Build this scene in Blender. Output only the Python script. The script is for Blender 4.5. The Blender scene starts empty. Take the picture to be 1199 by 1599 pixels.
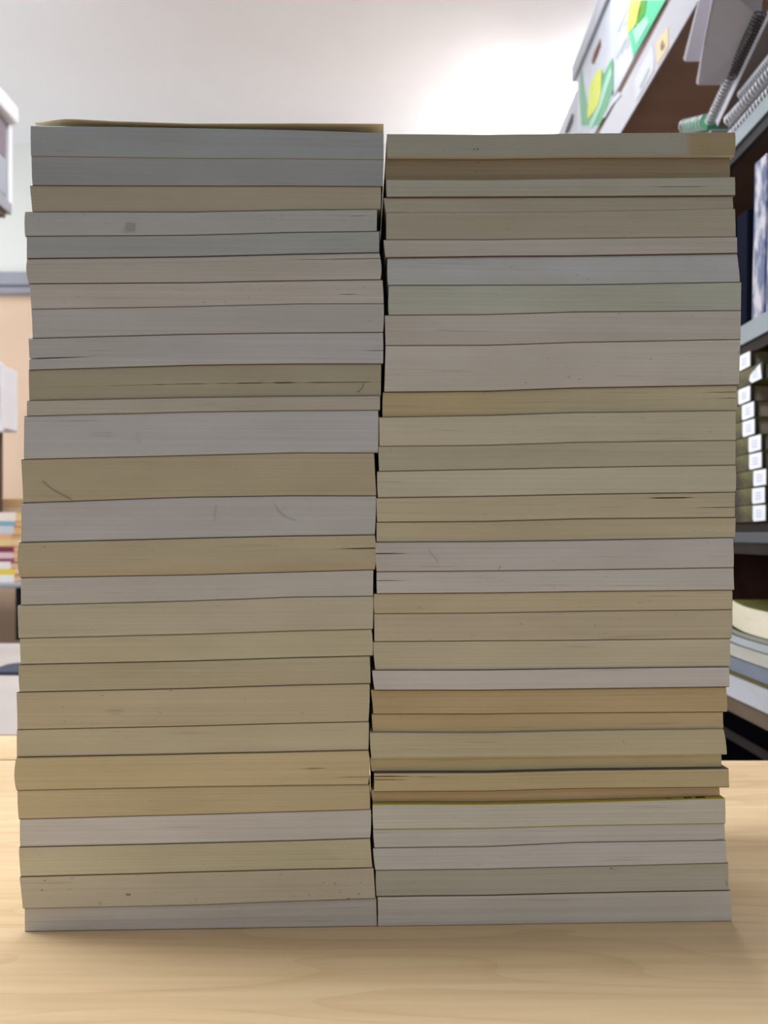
import bpy, bmesh, math, random
from mathutils import Vector, noise
S = bpy.context.scene
C = S.collection
F, CX, CY, CAMZ = 1200.0, 599.5, 835.0, 0.252      # focal length and principal point (pixels), camera height over the desk

# ------------------------------------------------------------------ camera, world, lights, exposure
cam = bpy.data.objects.new('camera', bpy.data.cameras.new('camera')); C.objects.link(cam)
cam.location = (0, 0, CAMZ); cam.rotation_euler = (math.pi/2, 0, 0)
cam.data.sensor_fit = 'VERTICAL'; cam.data.sensor_height = 36.0; cam.data.sensor_width = 27.0
cam.data.lens = F/1599*36
cam.data.shift_y = (CY-799.5)/1599
cam.data.clip_start = 0.01
cam.data.dof.use_dof = True; cam.data.dof.focus_distance = 0.493; cam.data.dof.aperture_fstop = 9.5
S.camera = cam
W = bpy.data.worlds.new('world'); S.world = W; W.use_nodes = True
W.node_tree.nodes['Background'].inputs[0].default_value = (0.9, 0.93, 1, 1)
W.node_tree.nodes['Background'].inputs[1].default_value = 0.3
S.view_settings.view_transform = 'Standard'; S.view_settings.look = 'None'
S.view_settings.exposure = 0.0; S.view_settings.gamma = 1.0; S.view_settings.use_curve_mapping = False
S.cycles.use_denoising = True
S.cycles.max_bounces = 8; S.cycles.diffuse_bounces = 6
def area(name, loc, sx, sy, power, col=(1, 1, 1), rot=(0, 0, 0)):
    l = bpy.data.lights.new(name, 'AREA'); l.shape = 'RECTANGLE'; l.size = sx; l.size_y = sy
    l.energy = power; l.color = col
    o = bpy.data.objects.new(name, l); C.objects.link(o); o.location = loc; o.rotation_euler = rot
    return o
area('ceiling_light_left', (-0.64, 0.64, 1.765), 0.95, 0.22, 25, (1, 0.985, 0.97))
area('ceiling_light_far', (0.0, 1.75, 1.765), 1.0, 0.25, 18, (1, 0.98, 0.97))
area('fill_light_near', (-0.2, -0.15, 1.765), 1.0, 0.25, 1.5, (0.92, 0.97, 1))  # added fill that lifts the stack fronts and their base
area('fill_light_behind', (-0.5, -1.7, 1.765), 1.2, 0.4, 4, (0.82, 0.91, 1))  # unseen frontal fill, added to brighten the book faces
area('window_daylight', (-2.53, 1.65, 0.85), 1.3, 2.2, 34, (0.86, 0.95, 1), (0, -math.pi/2, 0))
pl = bpy.data.lights.new('wall_lamp_light', 'POINT'); pl.energy = 9; pl.shadow_soft_size = 0.06; pl.color = (1, 0.96, 0.95)
po = bpy.data.objects.new('wall_lamp_light', pl); C.objects.link(po); po.location = (0.80, 2.80, 1.60)

pl2 = bpy.data.lights.new('ceiling_glow_fill', 'POINT'); pl2.energy = 11; pl2.shadow_soft_size = 0.08; pl2.color = (1, 0.97, 0.97)  # added point light without a fixture, spreads the glow across the ceiling
po2 = bpy.data.objects.new('ceiling_glow_fill', pl2); C.objects.link(po2); po2.location = (0.74, 2.78, 1.22)

# ------------------------------------------------------------------ helpers
def lin(c): return tuple(((v/255)/12.92 if v/255 <= 0.04045 else ((v/255+0.055)/1.055)**2.4) for v in c)
def P(x, y, d): return Vector(((x-CX)/F*d, d, CAMZ+(CY-y)/F*d))
def onX(x, y, X):
    d = F*X/(x-CX); return P(x, y, d)
def mat(name, rgb, rough=0.6, metal=0.0, spec=0.3, emit=None):
    m = bpy.data.materials.new(name); m.use_nodes = True
    b = m.node_tree.nodes['Principled BSDF']
    b.inputs['Base Color'].default_value = (*rgb, 1); b.inputs['Roughness'].default_value = rough
    b.inputs['Metallic'].default_value = metal; b.inputs['Specular IOR Level'].default_value = spec
    if emit:
        b.inputs['Emission Color'].default_value = (*emit[0], 1); b.inputs['Emission Strength'].default_value = emit[1]
    return m
def noisy(name, c1, c2, scale=(5, 5, 5), rough=0.6, detail=4, lo=0.35, hi=0.65, bump=0.0, spec=0.3, nscale=1.0, metal=0.0):
    m = mat(name, c1, rough, metal, spec); nt = m.node_tree; N = nt.nodes; L = nt.links
    tc = N.new('ShaderNodeTexCoord'); mp = N.new('ShaderNodeMapping'); mp.inputs['Scale'].default_value = scale
    nz = N.new('ShaderNodeTexNoise'); nz.inputs['Scale'].default_value = nscale; nz.inputs['Detail'].default_value = detail
    cr = N.new('ShaderNodeValToRGB'); cr.color_ramp.elements[0].position = lo; cr.color_ramp.elements[1].position = hi
    cr.color_ramp.elements[0].color = (*c1, 1); cr.color_ramp.elements[1].color = (*c2, 1)
    L.new(tc.outputs['Object'], mp.inputs[0]); L.new(mp.outputs[0], nz.inputs['Vector']); L.new(nz.outputs[0], cr.inputs[0])
    L.new(cr.outputs[0], N['Principled BSDF'].inputs['Base Color'])
    if bump:
        bp = N.new('ShaderNodeBump'); bp.inputs['Strength'].default_value = bump; bp.inputs['Distance'].default_value = 0.002
        L.new(nz.outputs[0], bp.inputs['Height']); L.new(bp.outputs[0], N['Principled BSDF'].inputs['Normal'])
    return m
def obj(name, bm, m, parent=None, smooth=False):
    me = bpy.data.meshes.new(name)
    bmesh.ops.recalc_face_normals(bm, faces=bm.faces); bm.to_mesh(me); bm.free()
    for p in me.polygons: p.use_smooth = smooth
    me.materials.append(m)
    o = bpy.data.objects.new(name, me); C.objects.link(o)
    if parent: o.parent = parent
    return o
def tag(o, label, cat, group=None):
    o['label'] = label; o['category'] = cat
    if group: o['group'] = group
    return o
def thing(name, label, cat, loc=(0, 0, 0), rot=(0, 0, 0), group=None):
    o = bpy.data.objects.new(name, None); C.objects.link(o); o.location = loc; o.rotation_euler = rot
    o.empty_display_size = 0.05
    return tag(o, label, cat, group)
def structure(name, bm, m):
    o = obj(name, bm, m); o['kind'] = 'structure'; return o
def box(bm, x0, x1, y0, y1, z0, z1, bev=0.0):
    vs = [bm.verts.new((x, y, z)) for x in (x0, x1) for y in (y0, y1) for z in (z0, z1)]
    fs = [(0, 1, 3, 2), (4, 6, 7, 5), (0, 4, 5, 1), (2, 3, 7, 6), (0, 2, 6, 4), (1, 5, 7, 3)]
    faces = [bm.faces.new([vs[i] for i in f]) for f in fs]
    if bev:
        es = list({e for f in faces for e in f.edges})
        bmesh.ops.bevel(bm, geom=es, offset=bev, segments=2, affect='EDGES', profile=0.5)
    return bm
def B(*a, **k): return box(bmesh.new(), *a, **k)
def prism(bm, pts, off):
    """closed solid from a planar polygon (3-D points) pushed along off"""
    a = [bm.verts.new(p) for p in pts]; b = [bm.verts.new(Vector(p)+Vector(off)) for p in pts]
    n = len(pts); bm.faces.new(a); bm.faces.new(b[::-1])
    for i in range(n): bm.faces.new((a[i], b[i], b[(i+1) % n], a[(i+1) % n]))
    return bm
def tube(bm, pts, r, seg=6):
    rings = []
    for i, p in enumerate(pts):
        t = (Vector(pts[min(i+1, len(pts)-1)])-Vector(pts[max(i-1, 0)])).normalized()
        u = t.orthogonal().normalized() if not rings else (pu - t*pu.dot(t)).normalized()
        pu = u; v = t.cross(u)
        rings.append([bm.verts.new(Vector(p)+r*(u*math.cos(k*2*math.pi/seg)+v*math.sin(k*2*math.pi/seg))) for k in range(seg)])
    for a, b in zip(rings, rings[1:]):
        for k in range(seg): bm.faces.new((a[k], a[(k+1) % seg], b[(k+1) % seg], b[k]))
    bm.faces.new(rings[0][::-1]); bm.faces.new(rings[-1])
    return bm

# ------------------------------------------------------------------ materials
M = {}
M['ceiling'] = noisy('ceiling_paint', (0.84, 0.83, 0.85), (0.87, 0.86, 0.88), (3, 3, 3))
M['wall'] = noisy('wall_paint', (0.78, 0.78, 0.75), (0.81, 0.81, 0.78), (3, 3, 3))
M['peach'] = noisy('peach_paint', (0.74, 0.52, 0.37), (0.78, 0.56, 0.41), (2, 2, 2))
M['floor'] = noisy('floor_vinyl', (0.20, 0.19, 0.19), (0.25, 0.24, 0.24), (8, 8, 8), 0.5)
M['rail'] = noisy('grey_lilac_paint', (0.30, 0.31, 0.355), (0.34, 0.35, 0.40), (5, 2, 5), 0.4)
M['steel'] = noisy('blue_grey_metal', (0.22, 0.27, 0.31), (0.27, 0.33, 0.37), (5, 2, 5), 0.4)
M['black'] = noisy('black_metal', (0.008, 0.009, 0.012), (0.014, 0.015, 0.019), (6, 6, 6), 0.5)
M['litbrown'] = noisy('lit_brown_board', (0.30, 0.20, 0.16), (0.36, 0.25, 0.20), (2, 12, 12), 0.7)  # brown raised so the upper compartment looks more lit
M['shadebrown'] = noisy('shaded_brown_board', (0.03, 0.014, 0.012), (0.04, 0.02, 0.016), (2, 12, 12), 0.9, spec=0.0)  # same board, with the lower compartments' shade put into its colour
M['shadeblack'] = mat('shade_black', (0.002, 0.002, 0.003), 1.0, 0, 0.0)  # black standing in for the shade low in the bookcase
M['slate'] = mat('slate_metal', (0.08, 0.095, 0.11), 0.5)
M['darkwood'] = noisy('dark_brown_board', (0.075, 0.045, 0.035), (0.10, 0.065, 0.05), (2, 12, 12), 0.6)
M['white'] = noisy('white_plastic', (0.75, 0.77, 0.85), (0.80, 0.82, 0.88), (20, 20, 20), 0.4)

def wood():
    m = mat('maple_laminate', (0.7, 0.5, 0.3), 0.45, 0, 0.35); nt = m.node_tree; N = nt.nodes; L = nt.links
    tc = N.new('ShaderNodeTexCoord')
    mp = N.new('ShaderNodeMapping'); mp.inputs['Scale'].default_value = (1.6, 9, 9); mp.inputs['Location'].default_value = (0.31, 0.2, 0)
    n1 = N.new('ShaderNodeTexNoise'); n1.inputs['Scale'].default_value = 1.5; n1.inputs['Detail'].default_value = 1.5
    L.new(tc.outputs['Object'], mp.inputs[0]); L.new(mp.outputs[0], n1.inputs['Vector'])
    mu = N.new('ShaderNodeMath'); mu.operation = 'MULTIPLY'; mu.inputs[1].default_value = 11; L.new(n1.outputs[0], mu.inputs[0])
    fr = N.new('ShaderNodeMath'); fr.operation = 'FRACT'; L.new(mu.outputs[0], fr.inputs[0])
    mp2 = N.new('ShaderNodeMapping'); mp2.inputs['Scale'].default_value = (7, 160, 10); L.new(tc.outputs['Object'], mp2.inputs[0])
    n2 = N.new('ShaderNodeTexNoise'); n2.inputs['Scale'].default_value = 1; n2.inputs['Detail'].default_value = 5; L.new(mp2.outputs[0], n2.inputs['Vector'])
    mp3 = N.new('ShaderNodeMapping'); mp3.inputs['Scale'].default_value = (1.5, 14, 10); L.new(tc.outputs['Object'], mp3.inputs[0])
    n3 = N.new('ShaderNodeTexNoise'); n3.inputs['Scale'].default_value = 1; n3.inputs['Detail'].default_value = 2; L.new(mp3.outputs[0], n3.inputs['Vector'])
    r1 = N.new('ShaderNodeValToRGB'); e = r1.color_ramp.elements
    e[0].position = 0; e[0].color = (0.92, 0.89, 0.86, 1); e[1].position = 1; e[1].color = (1, 1, 1, 1)
    x = r1.color_ramp.elements.new(0.35); x.color = (1, 1, 1, 1)
    L.new(fr.outputs[0], r1.inputs[0])
    r2 = N.new('ShaderNodeValToRGB'); r2.color_ramp.elements[0].position = 0.3; r2.color_ramp.elements[1].position = 0.7
    r2.color_ramp.elements[0].color = (0.63, 0.465, 0.282, 1); r2.color_ramp.elements[1].color = (0.74, 0.575, 0.368, 1)
    L.new(n3.outputs[0], r2.inputs[0])
    r3 = N.new('ShaderNodeValToRGB'); r3.color_ramp.elements[0].position = 0.3; r3.color_ramp.elements[1].position = 0.65
    r3.color_ramp.elements[0].color = (0.90, 0.87, 0.83, 1); r3.color_ramp.elements[1].color = (1, 1, 1, 1)
    L.new(n2.outputs[0], r3.inputs[0])
    a = N.new('ShaderNodeMix'); a.data_type = 'RGBA'; a.blend_type = 'MULTIPLY'; a.inputs[0].default_value = 1
    L.new(r2.outputs[0], a.inputs[6]); L.new(r1.outputs[0], a.inputs[7])
    b = N.new('ShaderNodeMix'); b.data_type = 'RGBA'; b.blend_type = 'MULTIPLY'; b.inputs[0].default_value = 1
    L.new(a.outputs[2], b.inputs[6]); L.new(r3.outputs[0], b.inputs[7])
    L.new(b.outputs[2], N['Principled BSDF'].inputs['Base Color'])
    return m
M['wood'] = wood()

def paper():
    """page edges: the paper colour is the object's own colour; streaks run along the sheets; a vertex layer holds stains"""
    m = mat('page_edges', (0.7, 0.7, 0.7), 0.85, 0, 0.1); nt = m.node_tree; N = nt.nodes; L = nt.links
    oi = N.new('ShaderNodeObjectInfo'); tc = N.new('ShaderNodeTexCoord')
    off = N.new('ShaderNodeVectorMath'); off.operation = 'SCALE'; off.inputs['Scale'].default_value = 7.0
    cmb = N.new('ShaderNodeCombineXYZ'); L.new(oi.outputs['Random'], cmb.inputs[0]); L.new(oi.outputs['Random'], cmb.inputs[1]); L.new(oi.outputs['Random'], cmb.inputs[2])
    L.new(cmb.outputs[0], off.inputs[0])
    add = N.new('ShaderNodeVectorMath'); L.new(tc.outputs['Object'], add.inputs[0]); L.new(off.outputs[0], add.inputs[1])
    def nz(scale, detail, lo, hi, c0, c1, rough=0.5):
        mp = N.new('ShaderNodeMapping'); mp.inputs['Scale'].default_value = scale; L.new(add.outputs[0], mp.inputs[0])
        n = N.new('ShaderNodeTexNoise'); n.inputs['Scale'].default_value = 1; n.inputs['Detail'].default_value = detail; n.inputs['Roughness'].default_value = rough
        L.new(mp.outputs[0], n.inputs['Vector'])
        r = N.new('ShaderNodeValToRGB'); r.color_ramp.elements[0].position = lo; r.color_ramp.elements[1].position = hi
        r.color_ramp.elements[0].color = (*c0, 1); r.color_ramp.elements[1].color = (*c1, 1); L.new(n.outputs[0], r.inputs[0])
        return n, r
    n1, r1 = nz((3, 60, 1900), 2, 0.30, 0.66, (0.92, 0.915, 0.905), (1.03, 1.03, 1.03))     # sheets
    n2, r2 = nz((14, 12, 650), 2, 0.24, 0.33, (0.80, 0.79, 0.77), (1, 1, 1))               # short dark dashes between sheets
    n3, r3 = nz((9, 9, 28), 4, 0.30, 0.70, (0.92, 0.91, 0.885), (1.05, 1.05, 1.06))        # soft blotches
    n4, r4 = nz((260, 260, 420), 1, 0.20, 0.255, (0.45, 0.42, 0.38), (1, 1, 1))            # specks
    cur = oi.outputs['Color']
    at = N.new('ShaderNodeAttribute'); at.attribute_name = 'stain'
    st = N.new('ShaderNodeMix'); st.data_type = 'RGBA'; st.blend_type = 'MULTIPLY'
    L.new(at.outputs['Fac'], st.inputs[0]); L.new(cur, st.inputs[6]); st.inputs[7].default_value = (0.94, 0.74, 0.45, 1)
    cur = st.outputs[2]
    for r in (r1, r2, r3, r4):
        a = N.new('ShaderNodeMix'); a.data_type = 'RGBA'; a.blend_type = 'MULTIPLY'; a.inputs[0].default_value = 1
        L.new(cur, a.inputs[6]); L.new(r.outputs[0], a.inputs[7]); cur = a.outputs[2]
        if r is r4: L.new(oi.outputs['Alpha'], a.inputs[0])
    L.new(cur, N['Principled BSDF'].inputs['Base Color'])
    bp = N.new('ShaderNodeBump'); bp.inputs['Strength'].default_value = 0.35; bp.inputs['Distance'].default_value = 0.0002
    L.new(n1.outputs[0], bp.inputs['Height']); L.new(bp.outputs[0], N['Principled BSDF'].inputs['Normal'])
    return m
M['paper'] = paper()
def cover_mat():
    m = mat('book_cover', (0.5, 0.5, 0.5), 0.5, 0, 0.3); nt = m.node_tree
    oi = nt.nodes.new('ShaderNodeObjectInfo'); nt.links.new(oi.outputs['Color'], nt.nodes['Principled BSDF'].inputs['Base Color'])
    return m
M['cover'] = cover_mat(); M['mark'] = M['cover'].copy(); M['mark'].name = 'scuff'

# ------------------------------------------------------------------ room (desk top is z = 0)
ZF, ZC = -0.72, 1.78
structure('floor', B(-2.6, 1.1, -2.2, 3.2, ZF-0.05, ZF), M['floor'])
structure('ceiling', B(-2.6, 1.1, -2.2, 3.2, ZC, ZC+0.05), M['ceiling'])
structure('wall_left', B(-2.65, -2.6, -2.2, 3.2, ZF, ZC), M['wall'])
bm = bmesh.new()
for a_ in ((0.5, 0.55, 0.17, 1.53), (2.75, 2.8, 0.17, 1.53), (0.5, 2.8, 0.12, 0.17), (0.5, 2.8, 1.53, 1.58), (1.63, 1.67, 0.17, 1.53)): box(bm, -2.6, -2.56, *a_)
structure('window_1', bm, M['wall'])
structure('wall_right', B(1.1, 1.15, -2.2, 3.2, ZF, ZC), M['wall'])
structure('wall_front', B(-2.6, 1.1, -2.25, -2.2, ZF, ZC), mat('dark_grey_wall', (0.10, 0.10, 0.11), 0.8))
structure('wall_back', B(-2.6, 1.1, 3.0, 3.2, 1.20, ZC), M['wall'])
structure('wall_back_lower', B(-2.6, 1.1, 3.02, 3.2, ZF, 1.20), M['peach'])
bm = B(-2.6, 1.1, 2.955, 3.02, 1.215, 1.265, bev=0.006); box(bm, -2.6, 1.1, 2.975, 3.02, 1.19, 1.215, bev=0.004)
structure('trim_1', bm, M['rail'])

# ------------------------------------------------------------------ desks
def desk(x0, x1, y0, y1, name, label, top=None):
    t = thing(name, label, 'desk', (x0, y0, ZF))
    def sh(bm):
        bmesh.ops.translate(bm, verts=bm.verts, vec=(-x0, -y0, -ZF)); return bm
    o = obj('tabletop', sh(B(x0, x1, y0, y1, -0.028, 0, bev=0.002)), top or M['wood'], t)
    for x in (x0+0.03, x1-0.07):
        for y in (y0+0.03, y1-0.07):
            obj('leg', sh(B(x, x+0.04, y, y+0.04, ZF, -0.028)), M['black'], t)
    obj('frame', sh(B(x0+0.07, x1-0.07, y0+0.035, y0+0.055, -0.075, -0.028)), M['black'], t)
    return t
desk(-0.95, 0.56, 0.10, 0.859, 'desk', 'pale maple desk top carrying the two tall stacks of paperbacks')
desk(-1.60, 0.10, 0.864, 1.78, 'desk', 'second pale desk beyond the book stacks, with a navy folder on it')

# ------------------------------------------------------------------ the two stacks
TA = 0.0301; Y0 = 0.4939                       # plane of the fore-edges: Y = Y0 + TA*X
AN = math.atan(TA)
def front(x, y):
    """photo measurement -> (s along the stack front, z)"""
    k = (x-CX)/F; Y = Y0/(1-TA*k); X = k*Y
    return X/math.cos(AN), CAMZ+(CY-y)/F*Y
# edges between neighbouring books, top to bottom: heights measured at four places across the stack
LX = (40, 300, 460, 590)
LB = [(194.5, 198.8, 202, 206), (243, 246.3, 247, 248.5), (289, 290, 290, 290.8), (331, 331.5, 328, 327),
      (369.3, 367.5, 363, 361.5), (404, 401, 397, 394.5), (443, 441, 438, 436.5), (483.3, 479, 474.7, 474.3),
      (528.8, 522, 520, 519), (578, 570, 568, 568), (626, 621, 619, 618), (649.5, 643, 641, 640.3), (717, 711, 707, 707),
      (785, 776, 774, 774), (847, 840.5, 837, 835), (902, 897.5, 893, 889.5), (945, 938.5, 932.5, 931), (996.3, 990, 985, 982),
      (1037.5, 1032, 1027, 1024), (1081, 1075, 1070, 1067.5), (1139.5, 1134, 1129.5, 1127), (1182.5, 1177.5, 1174, 1171.5),
      (1233.5, 1228, 1226, 1224.5), (1279.3, 1272.5, 1268, 1264), (1323, 1317, 1313, 1309), (1369, 1362, 1358, 1355),
      (1418.5, 1413, 1407, 1403), (1456.5, 1453, 1449, 1446)]
RX = (600, 760, 899, 1146)
RB = [(209, 210, 208, 206.5), (244.5, 245, 243, 242.8), (280.5, 281, 279, 276.5), (308, 307.5, 307, 305.5), (332.5, 332, 331, 326),
      (375, 375, 373, 370.3), (402.5, 400.5, 399.5, 395.5), (445.3, 445, 444.5, 440.3), (492, 491, 487, 484.8),
      (539.5, 539, 534.5, 530), (612, 610.5, 605.5, 601), (651.5, 649, 644.5, 641.5), (696.7, 695, 690.5, 687.5), (735.7, 733, 730, 726),
      (777.3, 775, 772, 768.5), (815.3, 814, 810, 808), (846.8, 846, 844, 839.8), (892.7, 891.5, 890, 886.5), (927, 926, 924, 921.5),
      (958.5, 957.5, 955, 952), (1002.3, 1001, 1000, 997.3), (1046.5, 1046, 1044, 1041), (1077.5, 1077.5, 1075.5, 1072.3),
      (1116, 1115.5, 1114, 1112.5), (1145, 1146, 1142.5, 1139.3), (1184, 1182.5, 1181, 1177.5), (1206.5, 1206, 1202.5, 1199.5),
      (1236, 1235, 1231, 1228.7), (1256, 1256, 1253, 1246), (1294.7, 1293, 1289, 1285.3), (1324.3, 1322.5, 1316, 1312.5),
      (1359.3, 1357.5, 1354, 1348), (1400.8, 1399, 1395.5, 1391), (1448, 1447, 1443, 1438)]
# ends of each book: left x at top, left x at bottom, right x at top, right x at bottom; photo colour of the page edges
LE = [(47.5, 48, 599, 599, 118, 120, 118), (49, 50.5, 599, 598, 116, 116, 114), (46, 50, 594.5, 594, 126, 118, 102), (39.5, 39.5, 588.5, 588, 130, 128, 124),
      (42, 42, 592, 592, 122, 122, 118), (42.5, 45, 592, 594, 134, 128, 120), (47, 49, 597, 599, 140, 133, 126), (49, 51, 599, 598, 135, 131, 126),
      (44.5, 45.5, 598, 598, 136, 132, 130), (44, 45, 595, 594.5, 126, 118, 102), (42.5, 42, 593, 593, 136, 129, 118), (37.5, 37, 590, 590, 141, 137, 136),
      (32.5, 36, 584, 587.5, 138, 126, 106), (32.5, 32.5, 587, 585, 143, 137, 134), (29.5, 31, 585, 585, 143, 130, 108), (33, 33, 583, 582.5, 148, 140, 132),
      (28, 29.5, 582.5, 582, 150, 139, 120), (31, 32.5, 580, 582, 150, 138, 115), (29, 30.5, 577, 578.5, 146, 133, 110), (25.5, 27, 577, 575, 153, 138, 113),
      (26, 26, 575.7, 575, 155, 141, 116), (26, 26, 575, 574.5, 158, 140, 108), (27, 29, 576, 577.5, 152, 135, 105), (30.5, 31, 579, 578, 160, 149, 140),
      (29.5, 32.5, 577.5, 581, 150, 137, 112), (31, 36, 583, 586, 150, 137, 118), (38, 38, 587.5, 588.5, 140, 132, 124)]
RE = [(604, 604, 1148, 1147.5, 122, 118, 106), (602.5, 602.5, 1143, 1143, 104, 91, 72), (603, 604, 1147, 1147.5, 127, 122, 110), (599, 602.5, 1144, 1145.5, 122, 117, 102),
      (603, 603, 1147.5, 1148.5, 124, 118, 103), (599, 602, 1150, 1150.5, 136, 130, 122), (605, 606, 1151, 1155.5, 135, 134, 132), (607, 607, 1157.5, 1157, 132, 131, 120),
      (601, 602, 1157, 1156.5, 140, 134, 127), (602, 600, 1156, 1154, 145, 138, 130), (598, 597.5, 1151, 1151.5, 137, 125, 102), (592, 592.5, 1148.5, 1148.5, 145, 136, 120),
      (591, 592, 1148, 1148, 136, 128, 111), (589, 590, 1148.5, 1148.5, 148, 140, 124), (587.5, 589, 1147.5, 1147.5, 143, 132, 112), (588, 588, 1149, 1148, 142, 131, 110),
      (586, 588, 1144, 1145, 148, 140, 136), (588, 588.5, 1145, 1146, 150, 143, 137), (584, 584.5, 1143.5, 1143.5, 148, 135, 112), (584, 584.5, 1143, 1142.5, 146, 134, 114),
      (582.5, 586, 1140, 1140.5, 150, 138, 118), (581, 585, 1137, 1138, 160, 150, 144), (579, 583, 1135, 1137, 145, 125, 95), (580.5, 582.5, 1131, 1132, 142, 123, 94),
      (577.5, 580, 1129.5, 1134, 145, 132, 108), (578, 580.5, 1128, 1128, 134, 118, 88), (584, 584, 1136.5, 1137.5, 145, 128, 98), (580, 582.5, 1127, 1128, 134, 112, 82),
      (582, 583, 1131.5, 1132, 148, 140, 128), (582.5, 585, 1131, 1132, 154, 146, 138), (582.5, 586, 1133, 1134, 156, 148, 142), (587, 588, 1137.5, 1138, 135, 128, 116),
      (589.5, 590, 1141.5, 1142, 142, 135, 128)]
# millimetres a book sits back (+) or forward (-) of the stack's face
LR = {0: 0.3, 2: 0.6, 3: -0.3, 5: 0.2, 9: 0.6, 10: -0.3, 13: 0.5, 16: -0.4, 20: 0.4, 21: -0.6, 23: 0.5, 25: -0.4, 26: 0.6}
RR = {1: 3.0, 2: -0.3, 3: 0.8, 4: 0, 5: -0.5, 6: 0.4, 10: 1.0, 11: -0.2, 15: 0.5, 16: -0.4, 21: -0.5, 22: 1.5, 23: 2.2, 24: -0.6, 25: 2.2, 26: -1.0, 27: 4.2, 28: -0.5, 31: 0.6}
# loose gatherings that gape: (book, height in the block 0 bottom..1 top, from x, to x, half gap mm)
LCR = {5: [(0.80, 440, 594, 0.25)], 6: [(0.40, 525, 563, 0.35)], 8: [(0.36, 45, 145, 0.55), (0.42, 560, 598, 0.2)], 9: [(0.43, 105, 588, 0.42)],
       14: [(0.62, 520, 585, 0.4)], 18: [(0.78, 38, 52, 0.3)], 21: [(0.50, 470, 510, 0.3), (0.22, 515, 570, 0.2)], 3: [(0.72, 545, 575, 0.3)]}
RCR = {2: [(0.5, 1016, 1105, 0.2)], 14: [(0.82, 1010, 1085, 0.45), (0.4, 1080, 1146, 0.2)], 16: [(0.62, 588, 640, 0.35)], 17: [(0.6, 590, 640, 0.2)],
       26: [(0.83, 586, 650, 0.5), (0.66, 586, 640, 0.35), (0.80, 652, 680, 0.3)], 10: [(0.75, 1095, 1150, 0.25), (0.5, 1120, 1150, 0.2)], 29: [(0.06, 1115, 1132, 0.4)]}
# scuffs, pencil strokes and dots on the page edges: (polyline in photo measurements, width mm, darkness)
MARKS = {(1, 12): [([(66, 751), (80, 763), (98, 773), (112, 780)], 0.35, 0)], (1, 13): [([(430, 789), (436, 799), (446, 807), (463, 812)], 0.5, 1), ([(337, 788), (336, 800), (334, 813)], 0.25, 1)],
  (1, 3): [([(196, 349), (211, 349)], 0.7, 1), ([(196, 353), (212, 353)], 0.7, 1), ([(195, 358), (212, 358)], 0.8, 1), ([(194, 362), (211, 362)], 0.6, 1)],
  (1, 14): [([(69, 854), (71, 855)], 0.7, 0)], (1, 9): [([(568, 597), (566, 605), (560, 611), (556, 612)], 0.3, 0)],
  (2, 0): [([(739.5, 233), (741, 233)], 0.7, 2), ([(745, 232.6), (747, 232.8)], 0.7, 2)], (2, 16): [([(669, 858), (676, 866), (684, 878)], 0.3, 1), ([(778, 888), (782, 884)], 0.5, 0)],
  (2, 31): [([(953, 1356.5), (956, 1356.5)], 1.1, 0), ([(1134, 1376), (1136, 1384)], 1.2, 1)], (2, 24): [([(972, 1158), (974, 1157)], 0.7, 0)], (2, 12): [([(609, 704), (610, 702)], 0.7, 0)],
  (1, 25): [([(197, 1396), (204, 1397)], 1.3, 0), ([(154, 1408), (160, 1410)], 1.0, 1), ([(69, 1375), (72, 1374)], 0.8, 0), ([(482, 1397), (483, 1396)], 0.9, 0), ([(522, 1377), (524, 1381)], 0.6, 0), ([(106, 1388), (111, 1388)], 0.7, 1)],
  (1, 19): [([(165, 1112), (185, 1113), (192, 1109)], 2.2, 3)], (1, 11): [([(142, 678), (174, 679)], 2.0, 3), ([(214, 676), (218, 690)], 2.2, 3)]}
def sst(a, b, x):
    t = max(0, min(1, (x-a)/(b-a))); return t*t*(3-2*t)
LST = {14: lambda x, v: 0.28*sst(0.35, 0.0, v) if v < 0.35 else 0, 21: lambda x, v: 0.1}
RST = {0: lambda x, v: 0.75*sst(1070, 1080, x), 10: lambda x, v: 0.35*(1-sst(700, 900, x)), 1: lambda x, v: 0.0, 31: lambda x, v: 0.25*sst(960, 1000, x)*sst(0.88, 0.98, v)}

# paper colour (albedo) of each book's page edges
ALB_L = [(0.561, 0.62, 0.676), (0.53, 0.562, 0.611), (0.642, 0.585, 0.477), (0.693, 0.71, 0.735), (0.589, 0.631, 0.656), (0.739, 0.715, 0.692), (0.808, 0.779, 0.759), (0.737, 0.741, 0.762), (0.754, 0.768, 0.811), (0.607, 0.573, 0.456), (0.705, 0.688, 0.621), (0.776, 0.806, 0.876), (0.712, 0.651, 0.495), (0.758, 0.77, 0.826), (0.739, 0.677, 0.516), (0.801, 0.795, 0.798), (0.79, 0.758, 0.643), (0.798, 0.767, 0.597), (0.719, 0.677, 0.526), (0.772, 0.709, 0.543), (0.815, 0.773, 0.608), (0.85, 0.773, 0.547), (0.786, 0.71, 0.498), (0.829, 0.841, 0.88), (0.787, 0.77, 0.605), (0.773, 0.748, 0.659), (0.748, 0.753, 0.768)]
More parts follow.
